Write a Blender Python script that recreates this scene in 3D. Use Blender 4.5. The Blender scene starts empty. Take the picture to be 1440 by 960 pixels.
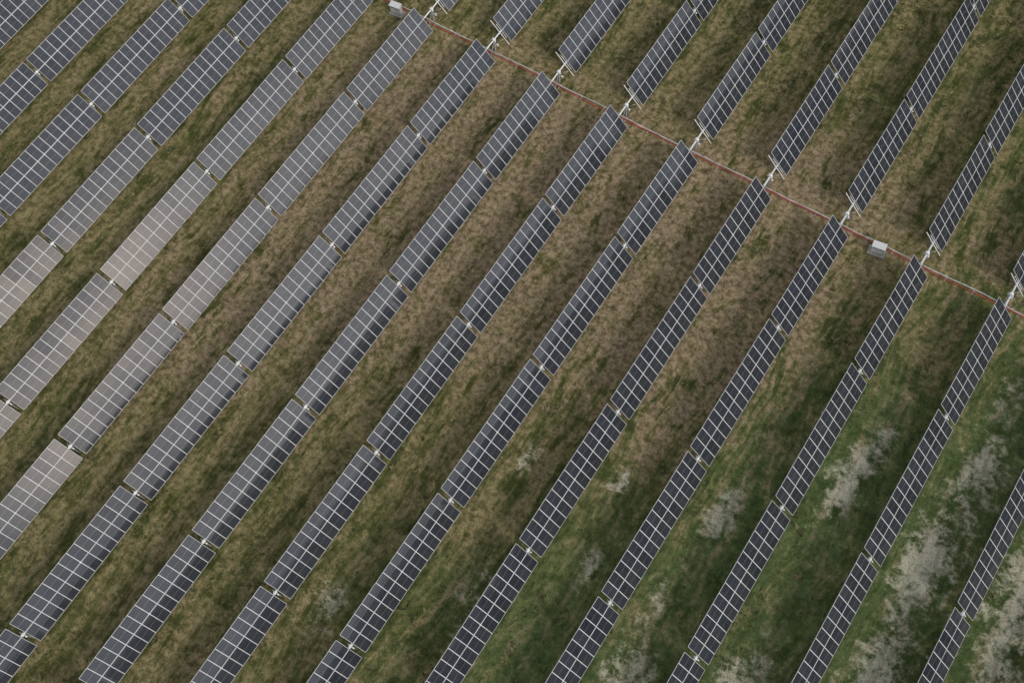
import bpy, bmesh, math, random
import numpy as np
from mathutils import Vector, Matrix, noise
random.seed(7); rng=np.random.default_rng(7)
D=bpy.data; scene=bpy.context.scene
S=1.06
P=10.0*S; L0=15.4*S; L=18.06*S; C=3.96*S; TH=0.875
H=2.45                       # hinge height
scene.view_settings.view_transform='Standard'
try: scene.view_settings.look='None'
except: pass
scene.view_settings.exposure=0

# ---------------------------------------------------------------- helpers
def link(o,parent=None):
    scene.collection.objects.link(o)
    if parent is not None: o.parent=parent
    return o
def obj(name,mesh,parent=None,loc=(0,0,0),rot=(0,0,0)):
    o=D.objects.new(name,mesh); o.location=loc; o.rotation_euler=rot
    return link(o,parent)
def empty(name,loc=(0,0,0)):
    e=D.objects.new(name,None); e.location=loc; e.empty_display_size=.5
    return link(e)
class MB:
    """simple mesh builder"""
    def __init__(s): s.v=[];s.f=[];s.m=[];s.uv=[];s.r=[]
    def quad(s,pts,mat=0,uv=None,r=0.0):
        b=len(s.v); s.v+= [tuple(p) for p in pts]; s.f.append(tuple(range(b,b+len(pts)))); s.m.append(mat)
        s.uv.append(uv or [(0,0)]*len(pts)); s.r.append(r)
    def box(s,c,d,mat=0,M=None):
        x,y,z=[k/2 for k in d]; cs=[Vector((sx*x,sy*y,sz*z)) for sx in(-1,1) for sy in(-1,1) for sz in(-1,1)]
        if M is not None: cs=[M@q for q in cs]
        cs=[q+Vector(c) for q in cs]
        for ix in ((0,1,3,2),(4,6,7,5),(0,4,5,1),(2,3,7,6),(0,2,6,4),(1,5,7,3)):
            s.quad([cs[k] for k in ix],mat)
    def beam(s,a,b,w,h,mat=0):
        a=Vector(a);b=Vector(b);d=b-a; M=d.to_track_quat('Z','Y').to_matrix()
        s.box((a+b)/2,(w,h,d.length),mat,M)
    def tube(s,a,b,r,mat=0,n=10,caps=True):
        a=Vector(a);b=Vector(b);d=b-a; M=d.to_track_quat('Z','Y').to_matrix()
        ring=[M@Vector((r*math.cos(2*math.pi*k/n),r*math.sin(2*math.pi*k/n),0)) for k in range(n)]
        for k in range(n):
            k2=(k+1)%n; s.quad([a+ring[k],a+ring[k2],b+ring[k2],b+ring[k]],mat)
        if caps:
            s.quad([a+q for q in reversed(ring)],mat); s.quad([b+q for q in ring],mat)
    def mesh(s,name,mats):
        me=D.meshes.new(name); me.from_pydata(s.v,[],s.f)
        for m in mats: me.materials.append(m)
        me.polygons.foreach_set('material_index',s.m)
        u=me.uv_layers.new(name='UVMap'); flat=[c for f in s.uv for p in f for c in p]; u.data.foreach_set('uv',flat)
        at=me.attributes.new('rnd','FLOAT','FACE'); at.data.foreach_set('value',s.r)
        me.update(); return me

# ---------------------------------------------------------------- materials
def mat(name):
    m=D.materials.new(name); m.use_nodes=True; nt=m.node_tree
    return m,nt,nt.nodes['Principled BSDF']
def N(nt,t,**k):
    n=nt.nodes.new(t)
    for a,b in k.items(): setattr(n,a,b)
    return n
def math_(nt,op,a,b=None,clamp=False):
    n=N(nt,'ShaderNodeMath',operation=op); n.use_clamp=clamp
    for i,x in enumerate((a,b)):
        if x is None: continue
        if isinstance(x,(int,float)): n.inputs[i].default_value=x
        else: nt.links.new(x,n.inputs[i])
    return n.outputs[0]
def mixc(nt,f,a,b,bt='MIX'):
    n=N(nt,'ShaderNodeMix',data_type='RGBA',blend_type=bt)
    for sock,x in ((n.inputs[0],f),(n.inputs[6],a),(n.inputs[7],b)):
        if isinstance(x,(int,float)): sock.default_value=x
        elif isinstance(x,tuple): sock.default_value=(*x,1) if len(x)==3 else x
        else: nt.links.new(x,sock)
    return n.outputs[2]
def noise_(nt,vec,scale,detail=4,rough=.55,dist=0):
    n=N(nt,'ShaderNodeTexNoise'); n.inputs['Scale'].default_value=scale; n.inputs['Detail'].default_value=detail
    n.inputs['Roughness'].default_value=rough; n.inputs['Distortion'].default_value=dist
    if vec is not None: nt.links.new(vec,n.inputs['Vector'])
    return n.outputs['Fac']
def ramp(nt,x,a,b,smooth=True):
    n=N(nt,'ShaderNodeMapRange'); n.interpolation_type='SMOOTHSTEP' if smooth else 'LINEAR'
    nt.links.new(x,n.inputs[0]); n.inputs[1].default_value=a; n.inputs[2].default_value=b
    return n.outputs[0]
def simple(name,col,rough=.5,metal=0,var=.12,scale=6):
    m,nt,b=mat(name); tc=N(nt,'ShaderNodeTexCoord')
    n=noise_(nt,tc.outputs['Object'],scale,3)
    c=mixc(nt,n,tuple(k*(1-var*2) for k in col),tuple(min(1,k*(1+var)) for k in col))
    nt.links.new(c,b.inputs['Base Color']); b.inputs['Roughness'].default_value=rough; b.inputs['Metallic'].default_value=metal
    return m
alu=simple('anodised_frame',(.66,.67,.66),.5,.0)
galv=simple('galvanised_steel',(.5,.51,.52),.45,.3,.2)
whitep=simple('white_paint',(.74,.74,.72),.4)
cabp=simple('cabinet_paint',(.58,.58,.56),.5)
backs=simple('backsheet',(.55,.56,.57),.6)
darkp=simple('black_plastic',(.03,.03,.032),.4)
redp=simple('red_conduit',(.48,.07,.045),.6,0,.4,.6)
greyp=simple('grey_conduit',(.60,.58,.55),.6,0,.45,.9)
concrete=simple('concrete',(.33,.32,.29),.9,0,.25,3)

# glass / cells
glass,nt,b=mat('photovoltaic_glass')
uv=N(nt,'ShaderNodeUVMap'); sx=N(nt,'ShaderNodeSeparateXYZ'); nt.links.new(uv.outputs[0],sx.inputs[0])
def line(coord,n,w):
    f=math_(nt,'FRACT',math_(nt,'MULTIPLY',coord,n)); d=math_(nt,'ABSOLUTE',math_(nt,'SUBTRACT',f,.5))
    return ramp(nt,d,.5-w,.5-w*.55)
U,V=sx.outputs[0],sx.outputs[1]
lc=math_(nt,'MAXIMUM',line(U,6,.04),math_(nt,'MULTIPLY',line(V,20,.04),.5))
mid=math_(nt,'SUBTRACT',1,ramp(nt,math_(nt,'ABSOLUTE',math_(nt,'SUBTRACT',V,.5)),.004,.009))
at=N(nt,'ShaderNodeAttribute',attribute_name='rnd')
oi=N(nt,'ShaderNodeObjectInfo')
cell=mixc(nt,at.outputs['Fac'],(.010,.012,.018),(.024,.027,.036))
cell=mixc(nt,math_(nt,'MULTIPLY',oi.outputs['Random'],.35),cell,(.024,.025,.029))
col=mixc(nt,math_(nt,'MULTIPLY',lc,.55),cell,(.26,.28,.30))
col=mixc(nt,math_(nt,'MULTIPLY',mid,.55),col,(.35,.37,.38))
tc=N(nt,'ShaderNodeTexCoord')
dust=noise_(nt,tc.outputs['Object'],.7,4,.6)
col=mixc(nt,math_(nt,'MULTIPLY',ramp(nt,dust,.35,.8),.04),col,(.3,.27,.22))
nt.links.new(col,b.inputs['Base Color'])
b.inputs['IOR'].default_value=1.5
rg=math_(nt,'ADD',math_(nt,'MULTIPLY',dust,.10),.05); nt.links.new(rg,b.inputs['Roughness'])

# ---------------------------------------------------------------- tracker table
def table_mesh(cols,name):
    mb=MB(); length=(L if cols==14 else L0)-0.62
    pw=length/cols; mw=pw-.016; fr=.028; mg=.009; T=.038
    half=C/2; ml=half-.02
    z0=.16
    for k in range(cols):
        yc=-length/2+pw*(k+.5)
        for sgn in (-1,1):
            xc=sgn*(half/2+.008)
            ax=random.gauss(0,.0035); ay=random.gauss(0,.0035); dz=random.gauss(0,.002)
            def Z(x,y): return z0+dz+ax*(x-xc)+ay*(y-yc)
            x0,x1,y0,y1=xc-ml/2,xc+ml/2,yc-mw/2,yc+mw/2
            def pt(x,y,dz_): return (x,y,Z(x,y)+dz_)
            r=random.random()
            O=[(x0,y0),(x1,y0),(x1,y1),(x0,y1)]; I=[(x0+fr,y0+fr),(x1-fr,y0+fr),(x1-fr,y1-fr),(x0+fr,y1-fr)]
            G=[(x0+fr+mg,y0+fr+mg),(x1-fr-mg,y0+fr+mg),(x1-fr-mg,y1-fr-mg),(x0+fr+mg,y1-fr-mg)]
            for q in range(4):
                q2=(q+1)%4
                mb.quad([pt(*O[q],0),pt(*O[q2],0),pt(*I[q2],0),pt(*I[q],0)],0)
                mb.quad([pt(*O[q2],0),pt(*O[q],0),pt(*O[q],-T),pt(*O[q2],-T)],0)
                mb.quad([pt(*I[q],0),pt(*I[q2],0),pt(*I[q2],-.004),pt(*I[q],-.004)],0)
                mb.quad([pt(*I[q],-.004),pt(*I[q2],-.004),pt(*G[q2],-.004),pt(*G[q],-.004)],2)
            # U runs along the row (6 cells), V runs across the chord (20 half cells)
            mb.quad([pt(*g,-.004) for g in G],1,[(0,0),(0,1),(1,1),(1,0)],r)
            mb.quad([pt(*O[q],-T) for q in (3,2,1,0)],2)
            mb.box((xc+.1,yc,z0-T-.012),(.12,.3,.02),3)
    # torque tube, rails
    mb.box((0,0,0),(.15,length+.62-.01,.15),4)
    for k in range(cols+1):
        yc=-length/2+pw*k
        yc=min(max(yc,-length/2+.04),length/2-.04)
        mb.box((0,yc,z0-T-.025),(C*.62,.05,.045),4)
    return mb.mesh(name,[alu,glass,backs,darkp,galv])
tmesh={14:[table_mesh(14,'table_long_%d'%k) for k in range(5)],12:[table_mesh(12,'table_short_%d'%k) for k in range(4)]}

# post with bearing (origin at hinge)
def post_mesh():
    mb=MB()
    for dx in (-.075,.075): mb.box((dx,0,-H/2-.3),(.012,.16,H+.1),0)
    mb.box((0,0,-H/2-.3),(.138,.012,H+.1),0)
    mb.box((0,0,-.16),(.34,.22,.05),0)
    for a in range(-3,4):
        t=a*.35; mb.beam((.19*math.sin(t-.17),0,.19*math.cos(t-.17)),(.19*math.sin(t+.17),0,.19*math.cos(t+.17)),.14,.035,1)
    for s in(-1,1): mb.box((s*.17,0,-.06),(.03,.14,.22),1)
    return mb.mesh('post',[galv,whitep])
pmesh=post_mesh()
# gap hardware, rotates with the tube: short cross rail and clamps seen in the gap
def gap_mesh():
    mb=MB()
    mb.box((0,0,.085),(.34,.40,.03),0); mb.box((0,0,-.085),(.34,.3,.03),0)
    for s in(-1,1):
        mb.box((s*.13,0,0),(.05,.26,.2),0)
    mb.tube((-.55,.05,.1),(.5,-.06,.1),.025,1,8)
    mb.box((.42,0,.09),(.22,.14,.08),0)
    return mb.mesh('gap_clamp',[whitep,galv])
gmesh=gap_mesh()
# drive / end assembly
def drive_mesh(sgn=1):
    mb=MB()   # fixed part (world aligned, origin at hinge, y=0 centre)
    for dx in (-.1,.1): mb.box((dx,0,-H/2-.3),(.015,.22,H),0)
    mb.box((0,0,-H/2-.3),(.185,.015,H),0)
    mb.tube((0,-.16,0),(0,.16,0),.27,1,18)
    mb.tube((0,-.2,0),(0,-.16,0),.19,0,14); mb.tube((0,.16,0),(0,.2,0),.19,0,14)
    mb.tube((-.36,0,-.24),(.36,0,-.24),.09,1,10); mb.tube((.36,0,-.24),(.62,0,-.24),.07,2,10)
    mb.box((0,.0,-.36),(.42,.34,.06),0)
    mb.box((.32,.3,-1.2),(.26,.18,.36),1); mb.box((.2,.2,-1.2),(.3,.04,.05),0)
    for s in(-1,1): mb.beam((0,s*.1,-.5),(0,s*1.05,-H),.07,.07,0)
    return mb.mesh('slew_drive',[galv,whitep,darkp])
dmesh=drive_mesh()
def endframe_mesh():
    mb=MB()  # tilted: exposed rails at the end of the upper tables + tube
    mb.box((0,0,.105),(C*1.04,.085,.06),0)
    mb.box((0,.34,.105),(C*.6,.06,.05),0)
    mb.box((0,0,0),(.3,.16,.2),1)
    mb.beam((-.12,0,-.05),(-C*.36,0,.07),.04,.04,1); mb.beam((.12,0,-.05),(C*.36,0,.07),.04,.04,1)
    return mb.mesh('exposed_rail',[whitep,galv])
emesh=endframe_mesh()
def tube_mesh(l):
    mb=MB(); mb.box((0,0,0),(.15,l,.15),0); mb.box((0,l*.5-.25,0),(.24,.06,.24),0); mb.box((0,-l*.5+.25,0),(.24,.06,.24),0)
    return mb.mesh('link_tube',[whitep])
YU=3.45
lmesh=tube_mesh(YU-.02)
damp=MB(); damp.tube((.0,0,-1.5),(.75,0,-.62),.035,0,8); damp.tube((.35,0,-1.1),(.75,0,-.62),.05,1,8); damper=damp.mesh('damper',[galv,whitep])

def row(i,side):
    x=i*P
    e=empty('solar_tracker_row',(x,0,H))
    th0=TH+random.gauss(0,.008)
    y=0 if side<0 else YU
    nt_=8 if side<0 else 7
    for j in range(nt_):
        l=L0 if j==0 else L; cols=12 if j==0 else 14
        yc=y+side*l/2
        o=obj('panel_table',random.choice(tmesh[cols]),e,(0,yc,0),(random.gauss(0,.002),th0+random.gauss(0,.009),0))
        y+=side*l
        obj('clamp',gmesh,e,(0,y,0),(0,th0,0))
        obj('post',pmesh,e,(0,y,0))
        obj('mid_post',pmesh,e,(0,yc,0))
    if side<0:
        obj('link_tube',lmesh,e,(0,(YU-.02)/2+.01,0),(0,th0,0))
        obj('slew_drive',dmesh,e,(0,1.75,0))
    else:
        obj('exposed_rail',emesh,e,(0,YU-.25,0),(0,th0,0))
        obj('damper',damper,e,(0,YU-.6,0))
for i in range(-8,16):
    row(i,-1); row(i,1)

# ---------------------------------------------------------------- ground
def axis(lo,hi,st):
    a=list(np.arange(lo,hi+.01,st)); d=st
    l,h=[],[]; p,q=lo,hi
    while p>-3500: d*=1.35; p-=d;q+=d; l.append(p);h.append(q)
    return np.array(l[::-1]+a+h)
xs=axis(-70,165,1.0); ys=axis(-120,80,1.0)
def hgt(x,y):
    r=.22*noise.noise(Vector((x*.03,y*.03,0)))+.10*noise.noise(Vector((x*.12,y*.05,3)))+.05*noise.noise(Vector((x*.5,y*.3,7)))
    fade=1/(1+max(0,abs(x-50)-150)/100+max(0,abs(y+20)-130)/100)
    return r*fade
def G(x,y,cx,cy,sx_,sy_): return math.exp(-((x-cx)/sx_)**2-((y-cy)/sy_)**2)
# bare-earth areas / pale sandy areas, metres in the plot grid (row index, y)
pale=[(8.45,-29,2.3,5.5,1.1),(8.6,-22,1.9,3.2,.8),(7.5,-39,2.2,4.4,.97),(9.5,-32,3.2,6.5,1.1),(9.6,-46,3.7,7.5,1),(9.6,-19,3.2,6.5,.87),(9.5,9,2.6,6,.85),(5.4,-45,1.5,2.6,1.05),(4.5,-72,2.6,3,.95),
(5.8,-62,2.6,5,.75),(6.4,-42,1.8,2.2,.85),(8.5,-56,3,8,.97),(7.5,-60,3.2,6,.85),(10.5,-30,4,15,1),(10.4,-2,3,8,.75),(6.6,-52,1.8,4,.75),(8.6,-68,4,8,.85),(9.5,-8,2,4,.65),(7.4,-50,2,3,.65)]
brown=[(4.5,-15,26,22,1),(6.3,-8,14,18,1),(2.5,-30,24,22,.95),(1.5,-10,20,14,.75),(7.5,8,22,9,.5),(1.0,-55,16,16,.7),(9,2,8,8,.5),(6.5,-30,8,14,.5),(-2,-25,20,20,.5)]
green=[(9,-50,26,32,1),(7,-75,20,25,.9),(10,-10,14,28,.8),(8,-25,10,16,.6),(10,20,30,14,.5)]
V_=[];bw=[];pw_=[];gw=[]
for y in ys:
    for x in xs:
        V_.append((x,y,hgt(x,y)))
        bw.append(min(1,sum(a*G(x,y,cx*P,cy,sx_,sy_) for cx,cy,sx_,sy_,a in brown)))
        pw_.append(min(1.1,sum(a*G(x,y,cx*P,cy,sx_,sy_) for cx,cy,sx_,sy_,a in pale)))
        gw.append(min(1,sum(a*G(x,y,cx*P,cy,sx_,sy_) for cx,cy,sx_,sy_,a in green)))
nx=len(xs); F=[(j*nx+i,j*nx+i+1,(j+1)*nx+i+1,(j+1)*nx+i) for j in range(len(ys)-1) for i in range(nx-1)]
me=D.meshes.new('ground'); me.from_pydata(V_,[],F)
for nm,a in (('brown',bw),('pale',pw_),('green',gw)):
    t=me.attributes.new(nm,'FLOAT','POINT'); t.data.foreach_set('value',a)
me.polygons.foreach_set('use_smooth',[True]*len(F))
gm,nt,b=mat('meadow_soil')
tc=N(nt,'ShaderNodeTexCoord')
O=tc.outputs['Object']
# gently warped coordinates so streaks wander like tyre tracks
wn=N(nt,'ShaderNodeTexNoise'); wn.inputs['Scale'].default_value=.035; wn.inputs['Detail'].default_value=3; nt.links.new(O,wn.inputs['Vector'])
ws=N(nt,'ShaderNodeVectorMath',operation='MULTIPLY_ADD'); nt.links.new(wn.outputs['Color'],ws.inputs[0]); ws.inputs[1].default_value=(9,14,0); nt.links.new(O,ws.inputs[2])
mp=N(nt,'ShaderNodeMapping'); nt.links.new(ws.outputs[0],mp.inputs[0]); mp.inputs['Scale'].default_value=(1,.17,1); ST=mp.outputs[0]
def attr(n): a=N(nt,'ShaderNodeAttribute',attribute_name=n); return a.outputs['Fac']
n1=noise_(nt,O,.07,4,.6,.4)          # broad
n2=noise_(nt,O,.38,6,.66,.6)         # 2-3 m blotches
n3=noise_(nt,O,1.3,5,.72)            # tufts
n4=noise_(nt,O,6.,3,.8)              # fine
n5=noise_(nt,ST,.9,6,.70,.15)        # streaks
mixn=math_(nt,'ADD',math_(nt,'MULTIPLY',n3,.33),math_(nt,'ADD',math_(nt,'MULTIPLY',n2,.35),math_(nt,'MULTIPLY',n5,.32)))
grass=mixc(nt,ramp(nt,mixn,.39,.60),(.046,.051,.015),(.145,.146,.052))
grass=mixc(nt,math_(nt,'MULTIPLY',attr('green'),.9),grass,mixc(nt,ramp(nt,mixn,.38,.62),(.038,.060,.018),(.128,.165,.066)))
dry=mixc(nt,ramp(nt,n3,.36,.64),(.115,.092,.040),(.30,.24,.125))
df=math_(nt,'ADD',math_(nt,'MULTIPLY',n5,.55),math_(nt,'ADD',math_(nt,'MULTIPLY',n1,.2),math_(nt,'MULTIPLY',n2,.25)))
c=mixc(nt,math_(nt,'MULTIPLY',ramp(nt,math_(nt,'ADD',df,math_(nt,'MULTIPLY',math_(nt,'SUBTRACT',attr('brown'),math_(nt,'MULTIPLY',attr('green'),1.5)),.045)),.44,.55),.85),grass,dry)
soil=mixc(nt,ramp(nt,n3,.33,.67),(.105,.076,.044),(.35,.265,.17))
sf=math_(nt,'ADD',math_(nt,'MULTIPLY',attr('brown'),.175),math_(nt,'ADD',math_(nt,'MULTIPLY',n5,.5),math_(nt,'ADD',math_(nt,'MULTIPLY',n2,.35),math_(nt,'MULTIPLY',n3,.15))))
c=mixc(nt,math_(nt,'MULTIPLY',ramp(nt,sf,.60,.70),.85),c,soil)
pf=math_(nt,'ADD',math_(nt,'MULTIPLY',attr('pale'),.24),math_(nt,'ADD',math_(nt,'MULTIPLY',n3,.42),math_(nt,'MULTIPLY',n2,.58)))
c=mixc(nt,math_(nt,'MULTIPLY',ramp(nt,pf,.61,.78),.85),c,mixc(nt,n4,(.33,.30,.22),(.60,.56,.46)))
# wheel tracks along the aisles
sp=N(nt,'ShaderNodeSeparateXYZ'); nt.links.new(O,sp.inputs[0])
wob=math_(nt,'MULTIPLY',math_(nt,'SUBTRACT',noise_(nt,O,.05,3),.5),7.0)
fx=math_(nt,'FRACT',math_(nt,'DIVIDE',math_(nt,'ADD',sp.outputs[0],math_(nt,'ADD',wob,P*20)),P))
def trk(c0):
    d=math_(nt,'ABSOLUTE',math_(nt,'SUBTRACT',fx,c0)); return math_(nt,'SUBTRACT',1,ramp(nt,d,.008,.035))
tr=math_(nt,'MULTIPLY',math_(nt,'MAXIMUM',trk(.42),trk(.60)),ramp(nt,n2,.42,.58))
c=mixc(nt,math_(nt,'MULTIPLY',tr,.5),c,(.23,.185,.115))
c=mixc(nt,.72,c,mixc(nt,ramp(nt,n4,.25,.75,False),(.2,.2,.2),(.8,.8,.8)),'OVERLAY')
c=mixc(nt,1.0,c,(1.24,1.24,1.2),'MULTIPLY')
nt.links.new(c,b.inputs['Base Color']); b.inputs['Roughness'].default_value=.95; b.inputs['Specular IOR Level'].default_value=.1
bp=N(nt,'ShaderNodeBump'); bp.inputs['Strength'].default_value=.85; bp.inputs['Distance'].default_value=.6
hh=math_(nt,'ADD',math_(nt,'MULTIPLY',n4,.3),math_(nt,'ADD',n3,math_(nt,'ADD',math_(nt,'MULTIPLY',n5,.5),math_(nt,'MULTIPLY',n2,.6))))
nt.links.new(hh,bp.inputs['Height']); nt.links.new(bp.outputs[0],b.inputs['Normal'])
me.materials.append(gm); obj('ground',me)

# ---------------------------------------------------------------- grass tufts: one mesh, blades in leaning clumps
n=50000
M_=n*3
cx=rng.uniform(-45,125,M_); cy=rng.uniform(-105,55,M_)
dens=np.array([noise.noise(Vector((a*.3,b_*.09,11)))+.6*noise.noise(Vector((a*.7,b_*.4,5))) for a,b_ in zip(cx,cy)])
bwt=np.zeros(M_); pwt=np.zeros(M_)
for bx_,by_,s1,s2,a in brown: bwt+=a*np.exp(-((cx-bx_*P)/s1)**2-((cy-by_)/s2)**2)
for bx_,by_,s1,s2,a in pale: pwt+=a*np.exp(-((cx-bx_*P)/s1)**2-((cy-by_)/s2)**2)
bwt=np.clip(bwt,0,1)
order=np.argsort(-(dens-.35*bwt-.6*np.clip(pwt,0,1)+rng.normal(0,.22,M_)))[:n]; cx=cx[order];cy=cy[order];bwt=bwt[order];ds=dens[order]
cz=np.array([hgt(a,b_) for a,b_ in zip(cx,cy)])-.03
nb=4; K=n*nb
ang=rng.uniform(0,2*np.pi,K); sc=np.repeat(rng.lognormal(-1.6,.5,n),nb)
bx=np.repeat(cx,nb);by=np.repeat(cy,nb);bz=np.repeat(cz,nb)
w_=sc*.32; ln=sc*rng.uniform(.5,1.0,K); hh_=sc*rng.uniform(.35,.9,K)
dx,dy=np.cos(ang),np.sin(ang)
v=np.zeros((K,3,3))
v[:,0]=np.stack([bx-dy*w_,by+dx*w_,bz],1); v[:,1]=np.stack([bx+dy*w_,by-dx*w_,bz],1)
v[:,2]=np.stack([bx+dx*ln,by+dy*ln,bz+hh_],1)
gme=D.meshes.new('grass'); gme.vertices.add(K*3); gme.vertices.foreach_set('co',v.ravel())
gme.loops.add(K*3); gme.loops.foreach_set('vertex_index',np.arange(K*3,dtype=np.int32))
gme.polygons.add(K); gme.polygons.foreach_set('loop_start',np.arange(0,K*3,3,dtype=np.int32)); 
gme.update(calc_edges=True)
a_=gme.attributes.new('rnd','FLOAT','FACE'); a_.data.foreach_set('value',np.repeat(rng.random(n),nb).astype(np.float32))
dryv=np.clip(bwt*.55+rng.normal(.22,.22,n),0,1)
a_=gme.attributes.new('dry','FLOAT','FACE'); a_.data.foreach_set('value',np.repeat(dryv,nb).astype(np.float32))
tm,nt,b=mat('grass_blades')
at=N(nt,'ShaderNodeAttribute',attribute_name='rnd'); at2=N(nt,'ShaderNodeAttribute',attribute_name='dry')
gA=mixc(nt,at.outputs['Fac'],(.048,.064,.020),(.135,.155,.058)); gB=mixc(nt,at.outputs['Fac'],(.12,.095,.042),(.29,.235,.13))
nt.links.new(mixc(nt,at2.outputs['Fac'],gA,gB),b.inputs['Base Color']); b.inputs['Roughness'].default_value=.85; b.inputs['Specular IOR Level'].default_value=.15
gme.materials.append(tm); obj('grass',gme)

# ---------------------------------------------------------------- conduits
YC=1.15
def conduit(name,off,r,m,z):
    pts=[]
    x=-80.0
    while x<175:
        pts.append(Vector((x,YC+off+.22*noise.noise(Vector((x*.12,off*9,0)))+.10*noise.noise(Vector((x*.6,off*5,4))),hgt(x,YC)+z))); x+=1.3
    mb=MB()
    for a,b2 in zip(pts,pts[1:]): mb.tube(a,b2,r,0,6,False)
    return mb.mesh(name,[m])
ce=empty('cable_conduit_run',(0,0,0))
obj('red_pipe',conduit('red_pipe',0,.075,redp,.09),ce)
obj('grey_pipe',conduit('grey_pipe',.30,.08,greyp,.10),ce)
mb=MB()
for k in range(-20,50): mb.box((k*3.5+.7,YC+.1,hgt(k*3.5,YC)+.0),(.16,.8,.12),0)
obj('sleepers',mb.mesh('sleepers',[concrete]),ce)

# ---------------------------------------------------------------- inverter cabinets
def cabinet(x,y,rz):
    e=empty('electrical_cabinet',(x,y,hgt(x,y))); e.rotation_euler=(0,0,rz)
    mb=MB(); mb.box((0,0,.08),(2.1,1.3,.16),0); obj('plinth',mb.mesh('plinth',[concrete]),e)
    mb=MB(); mb.box((0,0,1.0),(1.5,.6,1.5),0)
    for s in(-1,1):
        mb.box((s*.37,-.315,1.0),(.70,.02,1.38),0); mb.box((s*.08,-.34,1.0),(.03,.03,.2),1)
        for k in range(5): mb.box((s*.37,-.33,1.45-k*.05),(.4,.012,.02),1)
    mb.box((0,0,.21),(1.4,.5,.1),1)
    obj('body',mb.mesh('body',[cabp,darkp]),e)
    mb=MB(); M=Matrix.Rotation(.07,3,'X'); mb.box((0,-.05,1.82),(1.7,.95,.05),0,M)
    for sx_ in(-1,1):
        for sy_ in(-1,1): mb.box((sx_*.78,sy_*.38,.97),(.05,.05,1.62),1)
    obj('roof',mb.mesh('roof',[cabp,galv]),e)
cabinet(7.5*P,.2,.15); cabinet(.5*P,.2,.1); cabinet(14.5*P,.2,.1)

# ---------------------------------------------------------------- camera
cam=D.cameras.new('camera'); co=D.objects.new('camera',cam); link(co)
co.location=(77.7296*S,-67.1604*S,109.4769*S+H); co.rotation_euler=(.4017,.0716,.5838); co.rotation_mode='XYZ'
cam.sensor_width=36; cam.lens=1471.96*36/1440; cam.clip_end=6000; cam.clip_start=1
scene.camera=co

# ---------------------------------------------------------------- light
el=math.radians(41); az=math.radians(-15)
sd=Vector((math.cos(el)*math.cos(az),math.cos(el)*math.sin(az),math.sin(el)))
sl=D.lights.new('sun','SUN'); sl.energy=1.45; sl.angle=math.radians(14); sl.color=(1,.95,.86)
so=D.objects.new('sun',sl); link(so); so.rotation_euler=sd.to_track_quat('Z','Y').to_euler(); so.location=(0,0,60)
w=D.worlds.new('World'); scene.world=w; w.use_nodes=True; nt=w.node_tree
bg=nt.nodes['Background']
sky=N(nt,'ShaderNodeTexSky',sky_type='NISHITA'); sky.sun_disc=False; sky.sun_elevation=el; sky.sun_rotation=math.pi/2-az
tc=N(nt,'ShaderNodeTexCoord'); sp=N(nt,'ShaderNodeSeparateXYZ'); nt.links.new(tc.outputs['Generated'],sp.inputs[0])
zz=math_(nt,'ADD',math_(nt,'MAXIMUM',sp.outputs[2],0),.18)
cv=N(nt,'ShaderNodeCombineXYZ'); nt.links.new(math_(nt,'DIVIDE',sp.outputs[0],zz),cv.inputs[0]); nt.links.new(math_(nt,'DIVIDE',sp.outputs[1],zz),cv.inputs[1])
cn=noise_(nt,cv.outputs[0],2.2,6,.55,.3)
cm=ramp(nt,cn,.36,.60)
# bright breaks in the cloud low over the +X side; vertically squashed lobes broken up by the cloud noise
def lobe(elv,azv,r,sq):
    e_,a_=math.radians(elv),math.radians(azv)
    c0=(math.cos(e_)*math.cos(a_),math.cos(e_)*math.sin(a_),math.sin(e_))
    d=N(nt,'ShaderNodeVectorMath',operation='SUBTRACT'); nt.links.new(tc.outputs['Generated'],d.inputs[0]); d.inputs[1].default_value=c0
    m=N(nt,'ShaderNodeVectorMath',operation='MULTIPLY'); nt.links.new(d.outputs[0],m.inputs[0]); m.inputs[1].default_value=(1,1,sq)
    l=N(nt,'ShaderNodeVectorMath',operation='LENGTH'); nt.links.new(m.outputs[0],l.inputs[0])
    v=math_(nt,'ADD',l.outputs['Value'],math_(nt,'MULTIPLY',math_(nt,'SUBTRACT',cn,.5),-r*.35))
    return math_(nt,'SUBTRACT',1,ramp(nt,v,r*.1,r))
gl=lobe(24.0,4.0,.20,1.9); gb=lobe(20,12,.44,1.5); gw_=lobe(18,14,1.0,1.0)
cl=mixc(nt,gw_,(7.4,7.6,8.0),(15,15.6,17)); cl=mixc(nt,math_(nt,'MULTIPLY',gb,.85),cl,(37,35.5,35)); cl=mixc(nt,gl,cl,(88,75,64))
msk=math_(nt,'MAXIMUM',math_(nt,'ADD',math_(nt,'MULTIPLY',cm,.7),.28),math_(nt,'MAXIMUM',gl,math_(nt,'MULTIPLY',gb,.8)))
fin=mixc(nt,msk,sky.outputs[0],cl)
nt.links.new(fin,bg.inputs['Color']); bg.inputs['Strength'].default_value=.1
